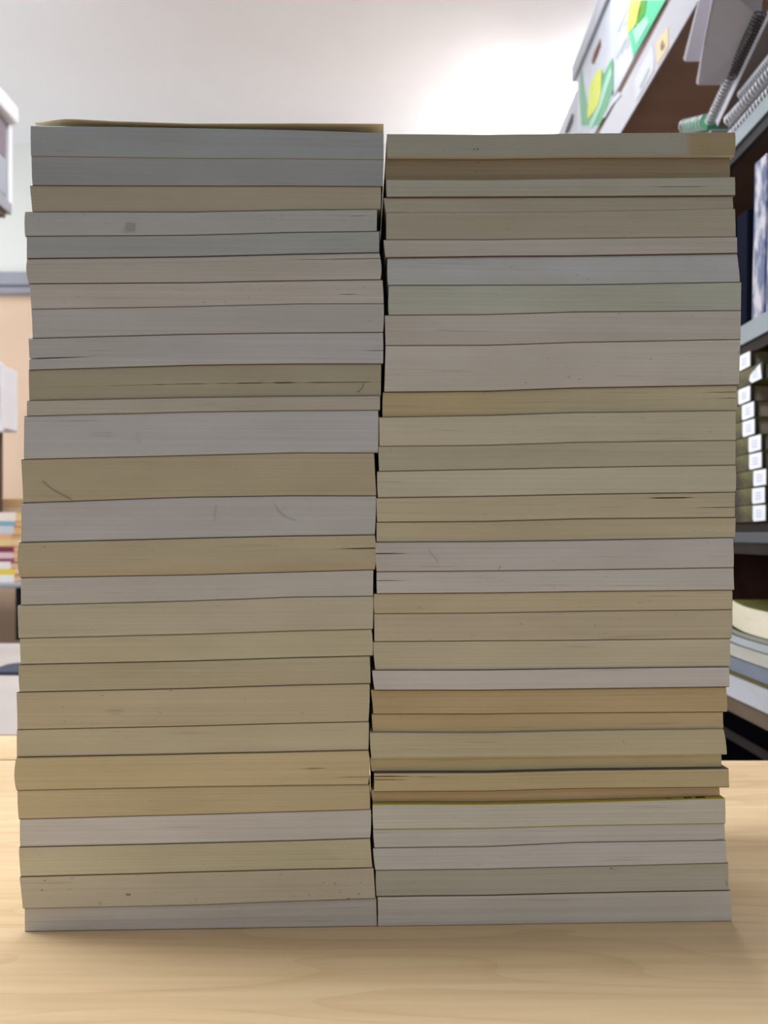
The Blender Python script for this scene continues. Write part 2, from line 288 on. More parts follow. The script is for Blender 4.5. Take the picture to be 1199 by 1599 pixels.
ALB_R = [(0.573, 0.567, 0.495), (0.487, 0.391, 0.268), (0.656, 0.641, 0.566), (0.631, 0.607, 0.509), (0.649, 0.614, 0.513), (0.734, 0.704, 0.673), (0.764, 0.803, 0.865), (0.711, 0.754, 0.691), (0.787, 0.758, 0.74), (0.866, 0.842, 0.813), (0.767, 0.704, 0.513), (0.835, 0.786, 0.653), (0.723, 0.704, 0.57), (0.843, 0.811, 0.686), (0.783, 0.727, 0.56), (0.782, 0.718, 0.549), (0.803, 0.787, 0.819), (0.825, 0.828, 0.833), (0.811, 0.747, 0.569), (0.766, 0.704, 0.567), (0.821, 0.785, 0.643), (0.857, 0.847, 0.88), (0.747, 0.623, 0.401), (0.761, 0.635, 0.416), (0.783, 0.74, 0.563), (0.747, 0.668, 0.433), (0.771, 0.683, 0.463), (0.88, 0.702, 0.471), (0.818, 0.845, 0.826), (0.807, 0.83, 0.88), (0.803, 0.823, 0.88), (0.667, 0.679, 0.634), (0.806, 0.814, 0.818)]
#ALBEND
def lerp_curve(pts, s):
    if s <= pts[0][0]: i = 0
    elif s >= pts[-1][0]: i = len(pts)-2
    else: i = max(k for k in range(len(pts)-1) if pts[k][0] <= s)
    (a, za), (b, zb) = pts[i], pts[i+1]
    return za+(zb-za)*(s-a)/(b-a)
SKEW = {1: {0: 0.3, 1: 0.5, 2: 1.7, 3: 3.2, 4: 2.0, 5: 0.8, 20: 0.5, 21: 0.7, 22: 0.6}, 2: {22: -0.5, 23: -0.7, 24: -0.7, 25: -0.7, 26: -3.0, 27: -1.0, 2: -0.6}}
DEPTH = 0.150; TC = 0.00028
coverpal = [(0.24, 0.18, 0.11), (0.16, 0.13, 0.10), (0.30, 0.24, 0.15), (0.14, 0.12, 0.11), (0.20, 0.13, 0.08), (0.40, 0.35, 0.27)]
def stack(XS, BND, ENDS, REC, CRK, STN, labels, group, seed):
    rnd = random.Random(seed)
    curves = []
    for bi, row in enumerate(BND):
        pts = [front(x, y) for x, y in zip(XS, row)]
        if bi == len(BND)-1: pts = [(s, 0.0) for s, z in pts]
        curves.append(pts)
    wob = [rnd.uniform(0, 50) for _ in BND]
    def zb(i, s):
        z = lerp_curve(curves[i], s)
        if i < len(BND)-1: z += 0.00010*noise.noise(Vector((s*22, wob[i], 0)))
        return z
    for i, e in enumerate(ENDS):
        xlt, xlb, xrt, xrb = e[:4]; rgb = e[4:]
        rec = REC.get(i, rnd.uniform(-0.25, 0.35))/1000
        ym = sum(BND[i]+BND[i+1])/8
        col = (ALB_L if seed == 1 else ALB_R)[i]
        slt, srt = front(xlt, ym)[0], front(xrt, ym)[0]; slb, srb = front(xlb, ym)[0], front(xrb, ym)[0]
        s0 = (slb+srb)/2; z0 = zb(i+1, s0)
        bul = [rnd.uniform(-0.0002, 0.0004), rnd.uniform(-0.0002, 0.0004)]
        if (seed == 1 and i in (5, 21, 14)) : bul = [0.0012, 0.0010]
        # thing at the book's base, lying along the stack's front
        t = thing('paperback_book', labels[i], 'book', (s0*math.cos(AN), Y0+TA*s0*math.cos(AN), z0), (0, 0, AN), group)
        cracks = CRK.get(i, [])
        rows = [0.0, 0.03] + [k/7+rnd.uniform(-0.03, 0.03) for k in range(1, 7)] + [0.97, 1.0]
        rows = [(v, None) for v in rows if all(abs(v-c[0]) > 0.05 for c in cracks)]
        for ci, c in enumerate(cracks): rows += [(c[0]-1e-3, (ci, -1)), (c[0], (ci, 0)), (c[0]+1e-3, (ci, 1))]
        rows.sort(key=lambda r: r[0])
        nu = 110
        rel = [rnd.uniform(-0.00012, 0.00012) for _ in rows]; seg = [(rnd.random()*9, c) for c in cracks]
        bm = bmesh.new(); lay = bm.verts.layers.float.new('stain'); rings = []
        for k in range(nu+1):
            u = k/nu; ring = []
            for ri, (v, cr) in enumerate(rows):
                a = slb+(slt-slb)*v - bul[0]*4*v*(1-v); b = srb+(srt-srb)*v + bul[1]*4*v*(1-v)
                s = a+(b-a)*u; zt, zo = zb(i, s)-TC, zb(i+1, s)+TC
                z = zo+(zt-zo)*v; y = rec+rel[ri]*(1+0.6*noise.noise(Vector((u*6, ri, i))))
                if v in (0.0, 1.0): y += 0.00025
                if cr:
                    ph, c = seg[cr[0]]; xp = CX+F*(s*math.cos(AN))/(Y0+TA*s)
                    w = max(0, min(1, (xp-c[1])/18))*max(0, min(1, (c[2]-xp)/18))
                    if c[1] < ENDS[i][0]+6 or (c[1] < 600 and seed == 2): w = max(0, min(1, (c[2]-xp)/(0.6*(c[2]-c[1]))))
                    if c[2] > ENDS[i][2]-12: w = max(0, min(1, (xp-c[1])/(0.6*(c[2]-c[1]))))
                    if c[2]-c[1] > 300: w *= max(0.0, min(1, 0.55+1.9*noise.noise(Vector((xp*0.035, ph, 1)))))
                    z += cr[1]*w*c[3]/1000
                    if cr[1] == 0: y += 0.004*min(1, w*2)
                vt = bm.verts.new((s-s0, y, z-z0))
                if i in STN:
                    xp = CX+F*(s*math.cos(AN))/(Y0+TA*s); vt[lay] = STN[i](xp, v)
                ring.append(vt)
            sb, stp = ring[0].co.x, ring[-1].co.x
            skw = SKEW[seed].get(i, -0.25 if seed == 2 else 0)/1000
            ring.append(bm.verts.new((stp+skw, DEPTH-0.001, ring[-1].co.z))); ring.append(bm.verts.new((sb+skw, DEPTH-0.001, ring[0].co.z)))
            rings.append(ring)
        n = len(rings[0])
        for a, b in zip(rings, rings[1:]):
            for k in range(n): bm.faces.new((a[k], b[k], b[(k+1) % n], a[(k+1) % n]))
        bm.faces.new(rings[0]); bm.faces.new(rings[-1][::-1])
        o = obj('page_block', bm, M['paper'], t)
        spk = 1.0 if (seed == 1 and i == 25) else rnd.choice([0, 0.15, 0.3, 0.5])
        o.color = (*col, spk)
        for (pl_, wd, dk) in MARKS.get((seed, i), []):
            pp = [(front(x, y)[0]-s0, front(x, y)[1]-z0) for x, y in pl_]; up, dn = [], []
            for q, (sx, sz_) in enumerate(pp):
                ax, az = pp[max(0, q-1)]; bx, bz_ = pp[min(len(pp)-1, q+1)]; L_ = math.hypot(bx-ax, bz_-az) or 1
                w_ = wd/2000*(0.6 if q in (0, len(pp)-1) else 1)
                up.append((sx-(bz_-az)/L_*w_, rec-0.00040, sz_+(bx-ax)/L_*w_)); dn.append((sx+(bz_-az)/L_*w_, rec-0.00040, sz_-(bx-ax)/L_*w_))
            bmm = bmesh.new()
            for q in range(len(pp)-1): prism(bmm, [up[q], up[q+1], dn[q+1], dn[q]], (0, 0.0004, 0))
            mk = obj('scuff_mark', bmm, M['mark'], o); f_ = (0.45, 0.80, 0.12, 0.93)[dk]
            mk.color = (col[0]*f_, col[1]*f_, col[2]*f_*0.97, 1)
        # cover: front board, spine at the back, back board, in one folded sheet
        bm = bmesh.new(); rings = []; nc = 40
        lift = (seed == 1 and i == 0)
        ds = [0, 0.25, 0.5, 0.75, 1.0]
        ext = front(594, ym)[0] if (seed == 1 and i == 3) else None
        for k in range(nc+1):
            u = k/nc; ring = []
            def pt(v, w, inner):
                a = slb+(slt-slb)*v; b = srb+(srt-srb)*v
                if ext: b = ext
                s = a+(b-a)*u; y = rec+0.00015+(DEPTH-rec-0.00015)*w
                if v > 0.5: z = zb(i, s)-(TC if inner else 0)
                else: z = zb(i+1, s)+(TC if inner else 0)
                if inner and w == 1.0: y -= 0.0008
                if lift and v > 0.5:
                    xp = CX+F*(s*math.cos(AN))/(Y0+TA*s)
                    h = lerp_curve([(48, 4.6), (75, 5.0), (90, 4.6), (120, 4.2), (180, 3.2), (300, 2.6), (460, 4.1), (600, 5.6)], xp)/1000
                    yo = 0.006*sst(110, 50, xp) if xp < 110 else 0
                    z += h*(1-w)**1.2; y += yo*(1-w)
                return bm.verts.new((s-s0+skw*w, y, z-z0))
            for w in ds: ring.append(pt(0, w, False))
            for w in ds[::-1]: ring.append(pt(1, w, False))
            for w in ds: ring.append(pt(1, w, True))
            for w in ds[::-1]: ring.append(pt(0, w, True))
            rings.append(ring)
        n = len(rings[0])
        for a, b in zip(rings, rings[1:]):
            for k in range(n): bm.faces.new((a[k], b[k], b[(k+1) % n], a[(k+1) % n]))
        bm.faces.new(rings[0]); bm.faces.new(rings[-1][::-1])
        bmesh.ops.triangulate(bm, faces=[f for f in bm.faces if len(f.verts) > 4])
        c = obj('cover', bm, M['cover'], t)
        cc = rnd.choice(coverpal)
        if seed == 1 and i == 0: cc = (0.88, 0.72, 0.44)
        if seed == 1 and i == 3: cc = (0.22, 0.24, 0.12)
        if seed == 2 and i == 28: cc = (0.62, 0.50, 0.08)
        if seed == 2 and i in (0, 4, 24): cc = (0.7, 0.66, 0.55)
        c.color = (*cc, 1)
        if seed == 2 and i == 28:               # black print along the yellow cover's front edge
            c['label'] = 'yellow cover with small black print along its edge'
            for (xa, ch) in ((1045, 'blob'), (1073, 'mark'), (1079, 'mark'), (1091, 'mark'), (1096, 'mark'), (1101, 'mark')):
                s = front(xa, 1249)[0]; z = zb(i, s)-z0+0.00015
                bmm = bmesh.new(); L_ = 0.0016 if ch == 'blob' else 0.0009
                for q in range(2 if ch == 'mark' else 1):
                    y1 = rec+0.0022+q*0.0013
                    p = [(s-s0-L_, y1, z), (s-s0+L_, y1-0.0002, z), (s-s0+L_*1.1, y1+0.0006, z), (s-s0-L_*0.6, y1+0.0008, z)]
                    prism(bmm, p, (0, 0, 0.0001))
                obj('printed_character', bmm, M['black'], c)

ORD = 'top second third fourth fifth sixth seventh eighth ninth tenth eleventh twelfth thirteenth fourteenth fifteenth sixteenth seventeenth'.split()
def lab(side, i, n, what):
    if i == 0: pos = 'topmost of the %s-hand stack' % side
    elif i == n-1: pos = 'bottommost of the %s-hand stack' % side
    elif i < n/2: pos = '%s from the top of the %s-hand stack' % (ORD[i], side)
    else: pos = '%s from the bottom of the %s-hand stack' % (ORD[n-1-i], side)
    return what+', '+pos
LW = ['grey-white paperback with its cream cover lifting', 'cool grey-edged paperback', 'tan-edged paperback', 'grey-edged paperback with a green cover edge', 'grey-edged paperback',
      'pale grey paperback with gaping pages', 'pale greyish-pink paperback', 'smooth light grey paperback', 'white-edged paperback gaping low down', 'tan paperback with a long dark page gap',
      'thin light beige paperback', 'thick white-edged paperback', 'thick tan paperback', 'thick white-edged paperback', 'tan paperback with a browner lower edge', 'pale grey-pink paperback',
      'light beige paperback with ribbed page edges', 'beige-edged paperback', 'beige-edged paperback', 'thick beige paperback', 'cream-edged paperback', 'golden tan paperback with wavy pages',
      'golden tan paperback', 'white-edged paperback', 'beige-edged paperback', 'beige paperback with dark specks', 'grey-white paperback']
RW = ['grey-beige paperback with a tan stained end', 'dark brown-edged paperback set back', 'thin beige-grey paperback', 'thin beige paperback', 'olive-beige paperback', 'thin light grey paperback',
      'bluish grey paperback with streaked pages', 'greenish grey paperback', 'pale grey paperback', 'thickest grey-white paperback', 'tan-edged paperback', 'light beige paperback', 'darker beige paperback',
      'light grey-beige paperback', 'beige paperback with a small page gap', 'beige-edged paperback', 'pinkish white paperback', 'pinkish white paperback', 'beige-edged paperback',
      'beige-edged paperback', 'beige-edged paperback', 'pinkish white paperback', 'brownish tan paperback', 'brownish tan paperback set back', 'light tan paperback', 'thin dark tan paperback set back',
      'tan paperback jutting out', 'thin brown paperback set far back', 'pale paperback with a yellow cover', 'pinkish white paperback', 'pinkish white paperback', 'grey-edged paperback',
      'light grey paperback']
stack(LX, LB, LE, LR, LCR, LST, [lab('left', i, 27, w) for i, w in enumerate(LW)], 'paperbacks in the left-hand stack', 1)
stack(RX, RB, RE, RR, RCR, RST, [lab('right', i, 33, w) for i, w in enumerate(RW)], 'paperbacks in the right-hand stack', 2)

# ------------------------------------------------------------------ bookcase along the right
XS_ = 0.58; XB = 0.90
bc = thing('bookcase', 'tall metal bookcase with blue-grey shelf edges and labelled top rail, right of the stacks', 'bookcase', (XS_, 0.9, ZF))
def bcp(name, m, *a, bev=0.0, parent=None):
    bm = B(*a, bev=bev); bmesh.ops.translate(bm, verts=bm.verts, vec=(-XS_, -0.9, -ZF))
    return obj(name, bm, m, parent or bc)
ya, yb = 0.93, 2.62
bcp('back_panel', M['shadebrown'], XB, XB+0.012, ya, yb, ZF, 0.90)
bcp('back_panel', M['litbrown'], XB, XB+0.012, ya, yb, 0.901, 1.335)
bcp('side_panel', M['litbrown'], XS_+0.012, XB, yb-0.02, yb, ZF, 1.335)
bcp('side_panel', M['steel'], XS_+0.012, XB, ya-0.02, ya, ZF, 1.335)
bcp('top_rail', M['rail'], XS_, XS_+0.004, ya, yb, 1.238, 1.335, bev=0.001)
bcp('top_board', M['darkwood'], XS_+0.003, XB, ya, yb, 1.335, 1.358)
bcp('ceiling_board', M['litbrown'], XS_+0.02, XB, ya, yb, 1.30, 1.318)
def shelf(zt, zl, m=None):
    s = bcp('shelf_board', M['darkwood'], XS_+0.004, XB, ya, yb, zt-0.014, zt)
    bcp('shelf_edge', m or M['steel'], XS_, XS_+0.004, ya, yb, zl, zt, bev=0.001, parent=s)
    bcp('stiffener', M['black'], XS_+0.004, XS_+0.014, ya, yb, zl-0.018, zt-0.014, parent=s)
shelf(0.918, 0.893); shelf(0.591, 0.560); shelf(0.256, 0.239, M['slate']); shelf(-0.045, -0.076, M['shadeblack'])  # lowest shelf edge is blackened for the shadow it lies in
bcp('shade_panel', M['shadeblack'], XS_+0.01, XS_+0.02, ya, yb, ZF, -0.076)  # dark sheet put in for the shade of the lowest compartment
def decal(name, pix, m, parent, base, X, th=0.001, label=None):
    pts = [onX(x, y, X)-Vector(base) for x, y in pix]
    o = obj(name, prism(bmesh.new(), pts, (-th, 0, 0)), m, parent)
    if label: o['label'] = label
    return o
cardm = mat('label_card', (0.38, 0.40, 0.44), 0.6); cream = mat('cream_card', (0.46, 0.37, 0.23), 0.6); ink = mat('faded_ink', (0.13, 0.11, 0.09), 0.7)
greyprint = mat('grey_print', (0.24, 0.28, 0.30), 0.7)
bb = (XS_, 0.9, ZF)
l1 = decal('shelf_label', [(991.5, 124), (1019, 69), (1022, 92), (1021, 110), (993, 158)], cardm, bc, bb, XS_, label='white card label')
decal('print_mark', [(998, 137), (1014, 104), (1014, 110), (1001, 139)], greyprint, l1, bb, XS_-0.001, 0.0005)
l2 = decal('shelf_label', [(1025, 67), (1043.5, 42), (1044, 72), (1027, 101)], cream, bc, bb, XS_, label='cream card label with a dark figure')
for q in ([(1031, 71), (1034.5, 62), (1035.5, 64), (1032.5, 76)], [(1031, 76), (1035, 70), (1037, 74), (1033, 80)], [(1035.8, 66), (1037.5, 68), (1037.5, 74), (1036, 75)]):
    decal('printed_figure', q, ink, l2, bb, XS_-0.001, 0.0005)

# storage cartons on top of the bookcase
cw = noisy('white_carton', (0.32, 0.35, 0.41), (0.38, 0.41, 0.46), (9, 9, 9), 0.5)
mint = noisy('mint_print', (0.045, 0.33, 0.18), (0.07, 0.38, 0.23), (9, 9, 9), 0.5)
grn = noisy('green_print', (0.07, 0.24, 0.13), (0.10, 0.28, 0.17), (9, 9, 9), 0.5)
pmint = mat('pale_mint_print', (0.22, 0.40, 0.33), 0.5); yel = noisy('yellow_note', (0.36, 0.42, 0.06), (0.44, 0.48, 0.12), (60, 60, 60), 0.6)
dgr = mat('leaf_green', (0.05, 0.19, 0.015), 0.6); redb = mat('rust_red', (0.10, 0.03, 0.017), 0.6); dark = mat('hole_shade', (0.05, 0.045, 0.04), 0.8)
def carton(y0, y1, ztop, label):
    t = thing('carton', label, 'box', (XS_, y0, 1.358), group='cartons on top of the bookcase')
    def sh(bm): bmesh.ops.translate(bm, verts=bm.verts, vec=(-XS_, -y0, -1.358)); return bm
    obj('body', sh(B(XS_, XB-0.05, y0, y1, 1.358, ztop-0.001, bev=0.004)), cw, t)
    return t, sh
bz = 1.358
t, sh = carton(1.32, 1.945, 1.628, 'nearest white and mint green carton with a yellow note, on top of the bookcase')
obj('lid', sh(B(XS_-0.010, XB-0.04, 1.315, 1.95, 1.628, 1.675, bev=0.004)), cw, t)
base = (XS_, 1.32, bz)
decal('mint_band', [(983, 50), (1004, 0), (1040, 0), (989, 89)], mint, t, base, XS_, label='mint green printed band')
m_ = decal('mint_band', [(988, 45), (1010, 26), (1013, 36), (994, 70)], pmint, t, base, XS_-0.001, label='pale mint printed patch')
decal('yellow_note', [(984, 0), (1001, 0), (999, 18), (992, 38), (980, 53), (979, 40)], yel, t, base, XS_-0.001, label='yellow paper note')
decal('leaf_print', [(1001, 0), (1010, 0), (1007, 22), (989, 48), (993, 36)], dgr, t, base, XS_-0.001, label='dark green printed patch')
for k in range(4):
    a = 962+k*7.5
    decal('grey_stripe', [(a, 92-k*7), (a+14, 60-k*15), (a+16.5, 60-k*15), (a+2.5, 92-k*7)], greyprint, t, base, XS_, 0.0006)
for k in range(2):
    a = 966+k*9
    decal('grey_stripe', [(a-2, 50-k*8), (a+13, 12-k*6), (a+16, 12-k*6), (a+1, 50-k*8)], greyprint, t, base, XS_, 0.0006)
t, sh = carton(1.955, 2.315, 1.628, 'green and white carton with a rust-red mark and yellow note, next to the mint carton')
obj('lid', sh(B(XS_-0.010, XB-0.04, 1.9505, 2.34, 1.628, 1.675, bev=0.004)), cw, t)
base = (XS_, 1.955, bz)
decal('green_band', [(908, 108), (914, 145), (920, 178), (935, 150), (941, 118), (957, 90), (957.5, 140), (943, 182), (936, 196), (908, 196), (905, 150)], grn, t, base, XS_, label='green printed band')
decal('mint_stripe', [(918, 200), (932, 165), (948, 118), (954, 104), (955, 118), (940, 165), (925, 200)], pmint, t, base, XS_-0.001, label='pale mint diagonal stripe')
decal('yellow_note', [(920, 150), (921, 135), (932, 112), (940, 107), (938, 145), (934, 165), (919, 186), (917, 180)], yel, t, base, XS_-0.002, label='yellow paper note')
decal('rust_mark', [(924, 97), (928, 82), (938, 60), (938.5, 72), (932, 90), (927, 101)], redb, t, base, XS_, label='rust-red mark')
bm = prism(bmesh.new(), [onX(x, y, XS_-0.002)-Vector(base) for x, y in ((941, 183), (950, 165), (965, 143), (969, 148), (955, 165), (944, 184))], (0.0015, 0, 0))
obj('bottom_flap', bm, cw, t)
t, sh = carton(2.325, 2.60, 1.600, 'farthest plain white carton with a dark hand hole, at the end of the bookcase')
decal('hand_hole_shade', [(883, 204), (893, 178), (896, 178), (895, 190), (889, 206), (883, 210)], dark, t, (XS_, 2.325, bz), XS_, label='flat dark patch for the shade inside the hand hole')  # no hole is cut; its inner shade is a flat dark patch

# ---- spiral-bound notebooks on the second shelf
wire = mat('wire_metal', (0.50, 0.52, 0.58), 0.3, 0.5); bwire = mat('black_wire', (0.06, 0.06, 0.07), 0.25, 0.2, 0.5)
nbw = mat('notebook_paper', (0.62, 0.62, 0.72), 0.6); nbg = mat('green_card', (0.03, 0.17, 0.08), 0.5); nbg2 = mat('grey_paper', (0.16, 0.16, 0.18), 0.6); nbk = mat('dark_card', (0.20, 0.17, 0.16), 0.5); film = noisy('clear_film', (0.30, 0.31, 0.36), (0.60, 0.61, 0.68), (90, 40, 90), 0.25, 4, 0.4, 0.6, spec=0.6)
def helix(a, b, r, turns, wr, m, parent, name='spiral_binding'):
    a, b = Vector(a), Vector(b); ax = (b-a).normalized(); u = ax.orthogonal().normalized(); v = ax.cross(u); n = int(turns*10)
    pts = [a+(b-a)*(k/n)+r*(u*math.cos(k*0.2*math.pi)+v*math.sin(k*0.2*math.pi)) for k in range(n+1)]
    return obj(name, tube(bmesh.new(), pts, wr, 5), m, parent, True)
def notebook(loc, rot, w, l, h, cm, wm, label, turns=24, wr=0.0008, pm=None):
    """w into the shelf (+x), l along the shelf (+y), h thick; spiral along the aisle side"""
    t = thing('spiral_notebook', label, 'notebook', loc, rot, 'spiral notebooks on the second shelf')
    obj('page_block', B(0.004, w, 0, l, 0.0012, h-0.0012), pm or nbg2, t)
    c = bmesh.new(); box(c, 0.004, w, 0, l, 0, 0.001); obj('back_cover', c, cm, t)
    obj('front_cover', B(0.004, w, 0, l, h-0.001, h), cm, t)
    helix((0.004, 0.004, h/2), (0.004, l-0.004, h/2), h*0.49, turns, wr, wm, t)
    return t
sz = 0.918
notebook((0.590, 1.155, sz), (0, 0, 0), 0.20, 0.165, 0.022, nbk, wire, 'lowest silver spiral notebook in the near pile on the second shelf', 16, wr=0.0016)
notebook((0.586, 1.150, sz+0.026), (0, 0.0, 0.02), 0.20, 0.160, 0.020, nbk, wire, 'second silver spiral notebook of the near pile, above the lowest one', 16, wr=0.0016)
notebook((0.588, 1.145, sz+0.050), (0.05, 0.0, -0.04), 0.20, 0.140, 0.018, film, wire, 'silver spiral notebook on the near pile, just under the black spiral', 18, wr=0.0014)
notebook((0.592, 1.40, sz), (0, 0, 0), 0.20, 0.175, 0.036, film, wire, 'thick clear-covered spiral notebook under the green one', 18, wr=0.0013)
notebook((0.592, 1.40, sz+0.038), (0, 0, 0), 0.20, 0.17, 0.034, nbw, wire, 'white spiral notebook directly beneath the green one', 18, wr=0.0013)
g0 = onX(1097, 199, XS_+0.008); g1 = onX(1060, 204, XS_+0.008)
notebook((XS_+0.012, g0.y, g0.z-0.004), (0.42, 0, 0), 0.2, (g1-g0).length, 0.026, nbg, wire, 'green spiral notebook with a pale coil, farthest on the second shelf', 7, wr=0.0015, pm=nbg)
# leaning notebook whose spiral slopes towards the camera, its white sheets hanging out over the aisle
a = onX(1188, 20, XS_); b = onX(1108, 192, XS_); ln = (b-a).length; pitch = math.atan2(b.z-a.z, b.y-a.y)
t = thing('spiral_notebook', 'open spiral notebook with black coil and white sheets jutting over the aisle', 'notebook', a, (pitch, 0, 0), 'spiral notebooks on the second shelf')
obj('page_block', B(0.012, 0.20, 0, ln, -0.008, 0.006), nbw, t)
obj('back_cover', B(0.012, 0.20, 0, ln, -0.0095, -0.008), nbk, t)
helix((0, 0, 0), (0, ln*0.55, 0), 0.009, 20, 0.0013, bwire, t); helix((0, ln*0.55, 0), (0, ln, 0), 0.008, 14, 0.0013, wire, t)
def sheet(pix, th=0.0012):
    pts = [P(*q)-a for q in pix]; R_ = t.rotation_euler.to_matrix().inverted(); pts = [R_@p for p in pts]
    return obj('loose_sheet', prism(bmesh.new(), pts, (0.0, 0, th)), nbw, t)
sheet([(1087, 130, 1.285), (1090, 133, 1.285), (1128, 133, 1.29), (1160, 75, 1.24), (1187, 28, 1.20), (1193, -25, 1.19), (1118, -30, 1.16), (1098, 70, 1.235)])
sheet([(1067, 93, 1.34), (1070, 96, 1.34), (1120, 96, 1.34), (1128, -35, 1.22), (1100, -35, 1.22)])

# ---- film-wrapped volumes standing on the third shelf
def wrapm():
    m = noisy('wrapped_cover_glare', (0.09, 0.12, 0.24), (0.50, 0.50, 0.58), (60, 60, 24), 0.25, 4, 0.44, 0.60, bump=0.8, spec=0.7); return m  # pale mottling is the film's glare put into the cover colour
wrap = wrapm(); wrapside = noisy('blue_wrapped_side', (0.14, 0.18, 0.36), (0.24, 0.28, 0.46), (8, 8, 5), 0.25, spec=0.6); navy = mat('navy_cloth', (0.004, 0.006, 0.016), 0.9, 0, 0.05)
z3 = 0.591
def volume(y0, th, h, tilt, m, ms, label, dx=0.004):
    t = thing('bound_volume', label, 'book', (XS_+dx, y0, z3), (tilt, 0, 0), 'volumes standing on the third shelf')
    obj('spine', B(0, 0.006, 0.002, th-0.002, 0, h, bev=0.0018), m, t)
    obj('page_block', B(0.006, 0.17, 0.003, th-0.003, 0.004, h-0.004), M['paper'], t).color = (0.6, 0.6, 0.62, 0)
    obj('cover', box(B(0.004, 0.176, th-0.003, th, 0, h), 0.004, 0.176, 0, 0.003, 0, h), ms, t)
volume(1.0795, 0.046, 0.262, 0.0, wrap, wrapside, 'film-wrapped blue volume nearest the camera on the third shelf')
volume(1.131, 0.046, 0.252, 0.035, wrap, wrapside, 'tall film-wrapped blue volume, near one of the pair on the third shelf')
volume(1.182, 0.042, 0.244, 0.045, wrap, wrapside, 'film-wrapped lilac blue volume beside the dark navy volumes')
for k in range(3): volume(1.2365+k*0.045, 0.042, 0.185, 0.02, navy, navy, ['dark navy volume next to the film-wrapped ones', 'dark navy volume between two other navy ones', 'dark navy volume farthest along the third shelf'][k])

# ---- pile of labelled volumes lying on the fourth shelf
z4 = 0.256
spm = noisy('dark_green_marbled_spine', (0.012, 0.02, 0.022), (0.13, 0.14, 0.055), (30, 22, 30), 0.35, 5, 0.45, 0.75, spec=0.5)
olive = mat('olive_cover', (0.10, 0.10, 0.03), 0.4); lbl = mat('white_spine_label', (0.82, 0.86, 0.95), 0.5); pr = mat('blue_grey_print', (0.55, 0.60, 0.78), 0.6)
def lying(x0, y0, z, w, l, h, sm, label, page=(0.42, 0.38, 0.32), lab_len=0.040, cutcorner=False):
    t = thing('bound_volume', label, 'book', (x0, y0, z), (0, 0, 0), 'labelled volumes lying on the fourth shelf')
    obj('page_block', B(0.006, w-0.004, 0.003, l-0.003, 0.002, h-0.002), M['paper'], t).color = (*page, 0)
    obj('cover', box(B(0.003, w, 0, l, 0, 0.002), 0.003, w, 0, l, h-0.002, h), olive, t)
    obj('spine', B(0, 0.006, 0, l, 0, h, bev=0.0015), sm, t)
    if lab_len:
        g = 0.0012
        pts = [(0, 0.0015, g+0.001), (0, lab_len*0.92, g), (0, lab_len, g+0.003), (0, lab_len, h-g), (0, 0.003, h-g), (0, 0.0015, h-g-0.002)]
        if cutcorner: pts = [(0, 0.0015, g+0.001), (0, lab_len*0.8, g), (0, lab_len, g+0.006), (0, lab_len*0.9, h*0.55), (0, 0.006, h-g)]
        o = obj('spine_label', prism(bmesh.new(), pts, (-0.0006, 0, 0)), lbl, t); o['label'] = 'white square spine label'
        for q in range(3):
            obj('print_line', B(-0.0011, -0.0006, lab_len*0.32, lab_len*0.72, h*(0.3+0.17*q), h*(0.3+0.17*q)+0.0018), pr, o)
    return t
lying(XS_+0.006, 1.17, z4, 0.18, 0.25, 0.0155, M['black'], 'black volume without a label at the bottom of the labelled pile', (0.03, 0.03, 0.03), 0)
near = [1196, 1195, 1197, 1190, 1189, 1179, 1178, 1172, 1190, 1172]
names = ['lowest of the ten green volumes with white spine labels', 'second lowest green volume with a white spine label', 'third lowest green volume, its white label nearest the camera',
         'fourth lowest green volume with a white spine label', 'fifth lowest green volume with a white spine label', 'sixth lowest green volume with a white spine label',
         'seventh lowest green volume with a white spine label', 'third highest green volume with a white spine label', 'second highest green volume, its white label torn across a corner',
         'topmost green volume of the labelled pile, just under the shelf']
for k in range(10):
    d = F*XS_/(near[k]-CX)
    lying(XS_, d, z4+0.0157+k*0.0273, 0.185, 0.25, 0.0268, spm, names[k], lab_len=0.041, cutcorner=(k == 8))

# ---- sagging pile on the fifth shelf
z5 = -0.045
def sag(z, h, y0, y1, amp, w, m, label, x0=XS_-0.004, kind='magazine', coverm=None):
    t = thing(kind, label, 'book' if kind == 'paperback_book' else 'magazine', (x0, y0, z), (0, 0, 0), 'sagging pile on the fifth shelf')
    def ring_mesh(zb_, zt_, xa, xb_):
        bm = bmesh.new(); rr = []
        for k in range(25):
            u = k/24; y = (y1-y0)*u; s = amp*((2*u-1)**4) if u > 0.5 else 0
            rr.append([bm.verts.new(p) for p in ((xa, y, zb_+s), (xb_, y, zb_+s), (xb_, y, zt_+s), (xa, y, zt_+s))])
        for a_, b_ in zip(rr, rr[1:]):
            for q in range(4): bm.faces.new((a_[q], a_[(q+1) % 4], b_[(q+1) % 4], b_[q]))
        bm.faces.new(rr[0][::-1]); bm.faces.new(rr[-1]); return bm
    o = obj('page_block', ring_mesh(0.001, h-0.001, 0.0, w-0.002), M['paper'], t); o.color = (*m, 0)
    for za, zc in ((0, 0.001), (h-0.001, h)): obj('cover', ring_mesh(za, zc, 0.001, w), coverm or olive, t)
lg = mat('glossy_dark_cover', (0.05, 0.055, 0.05), 0.3)
zz = z5
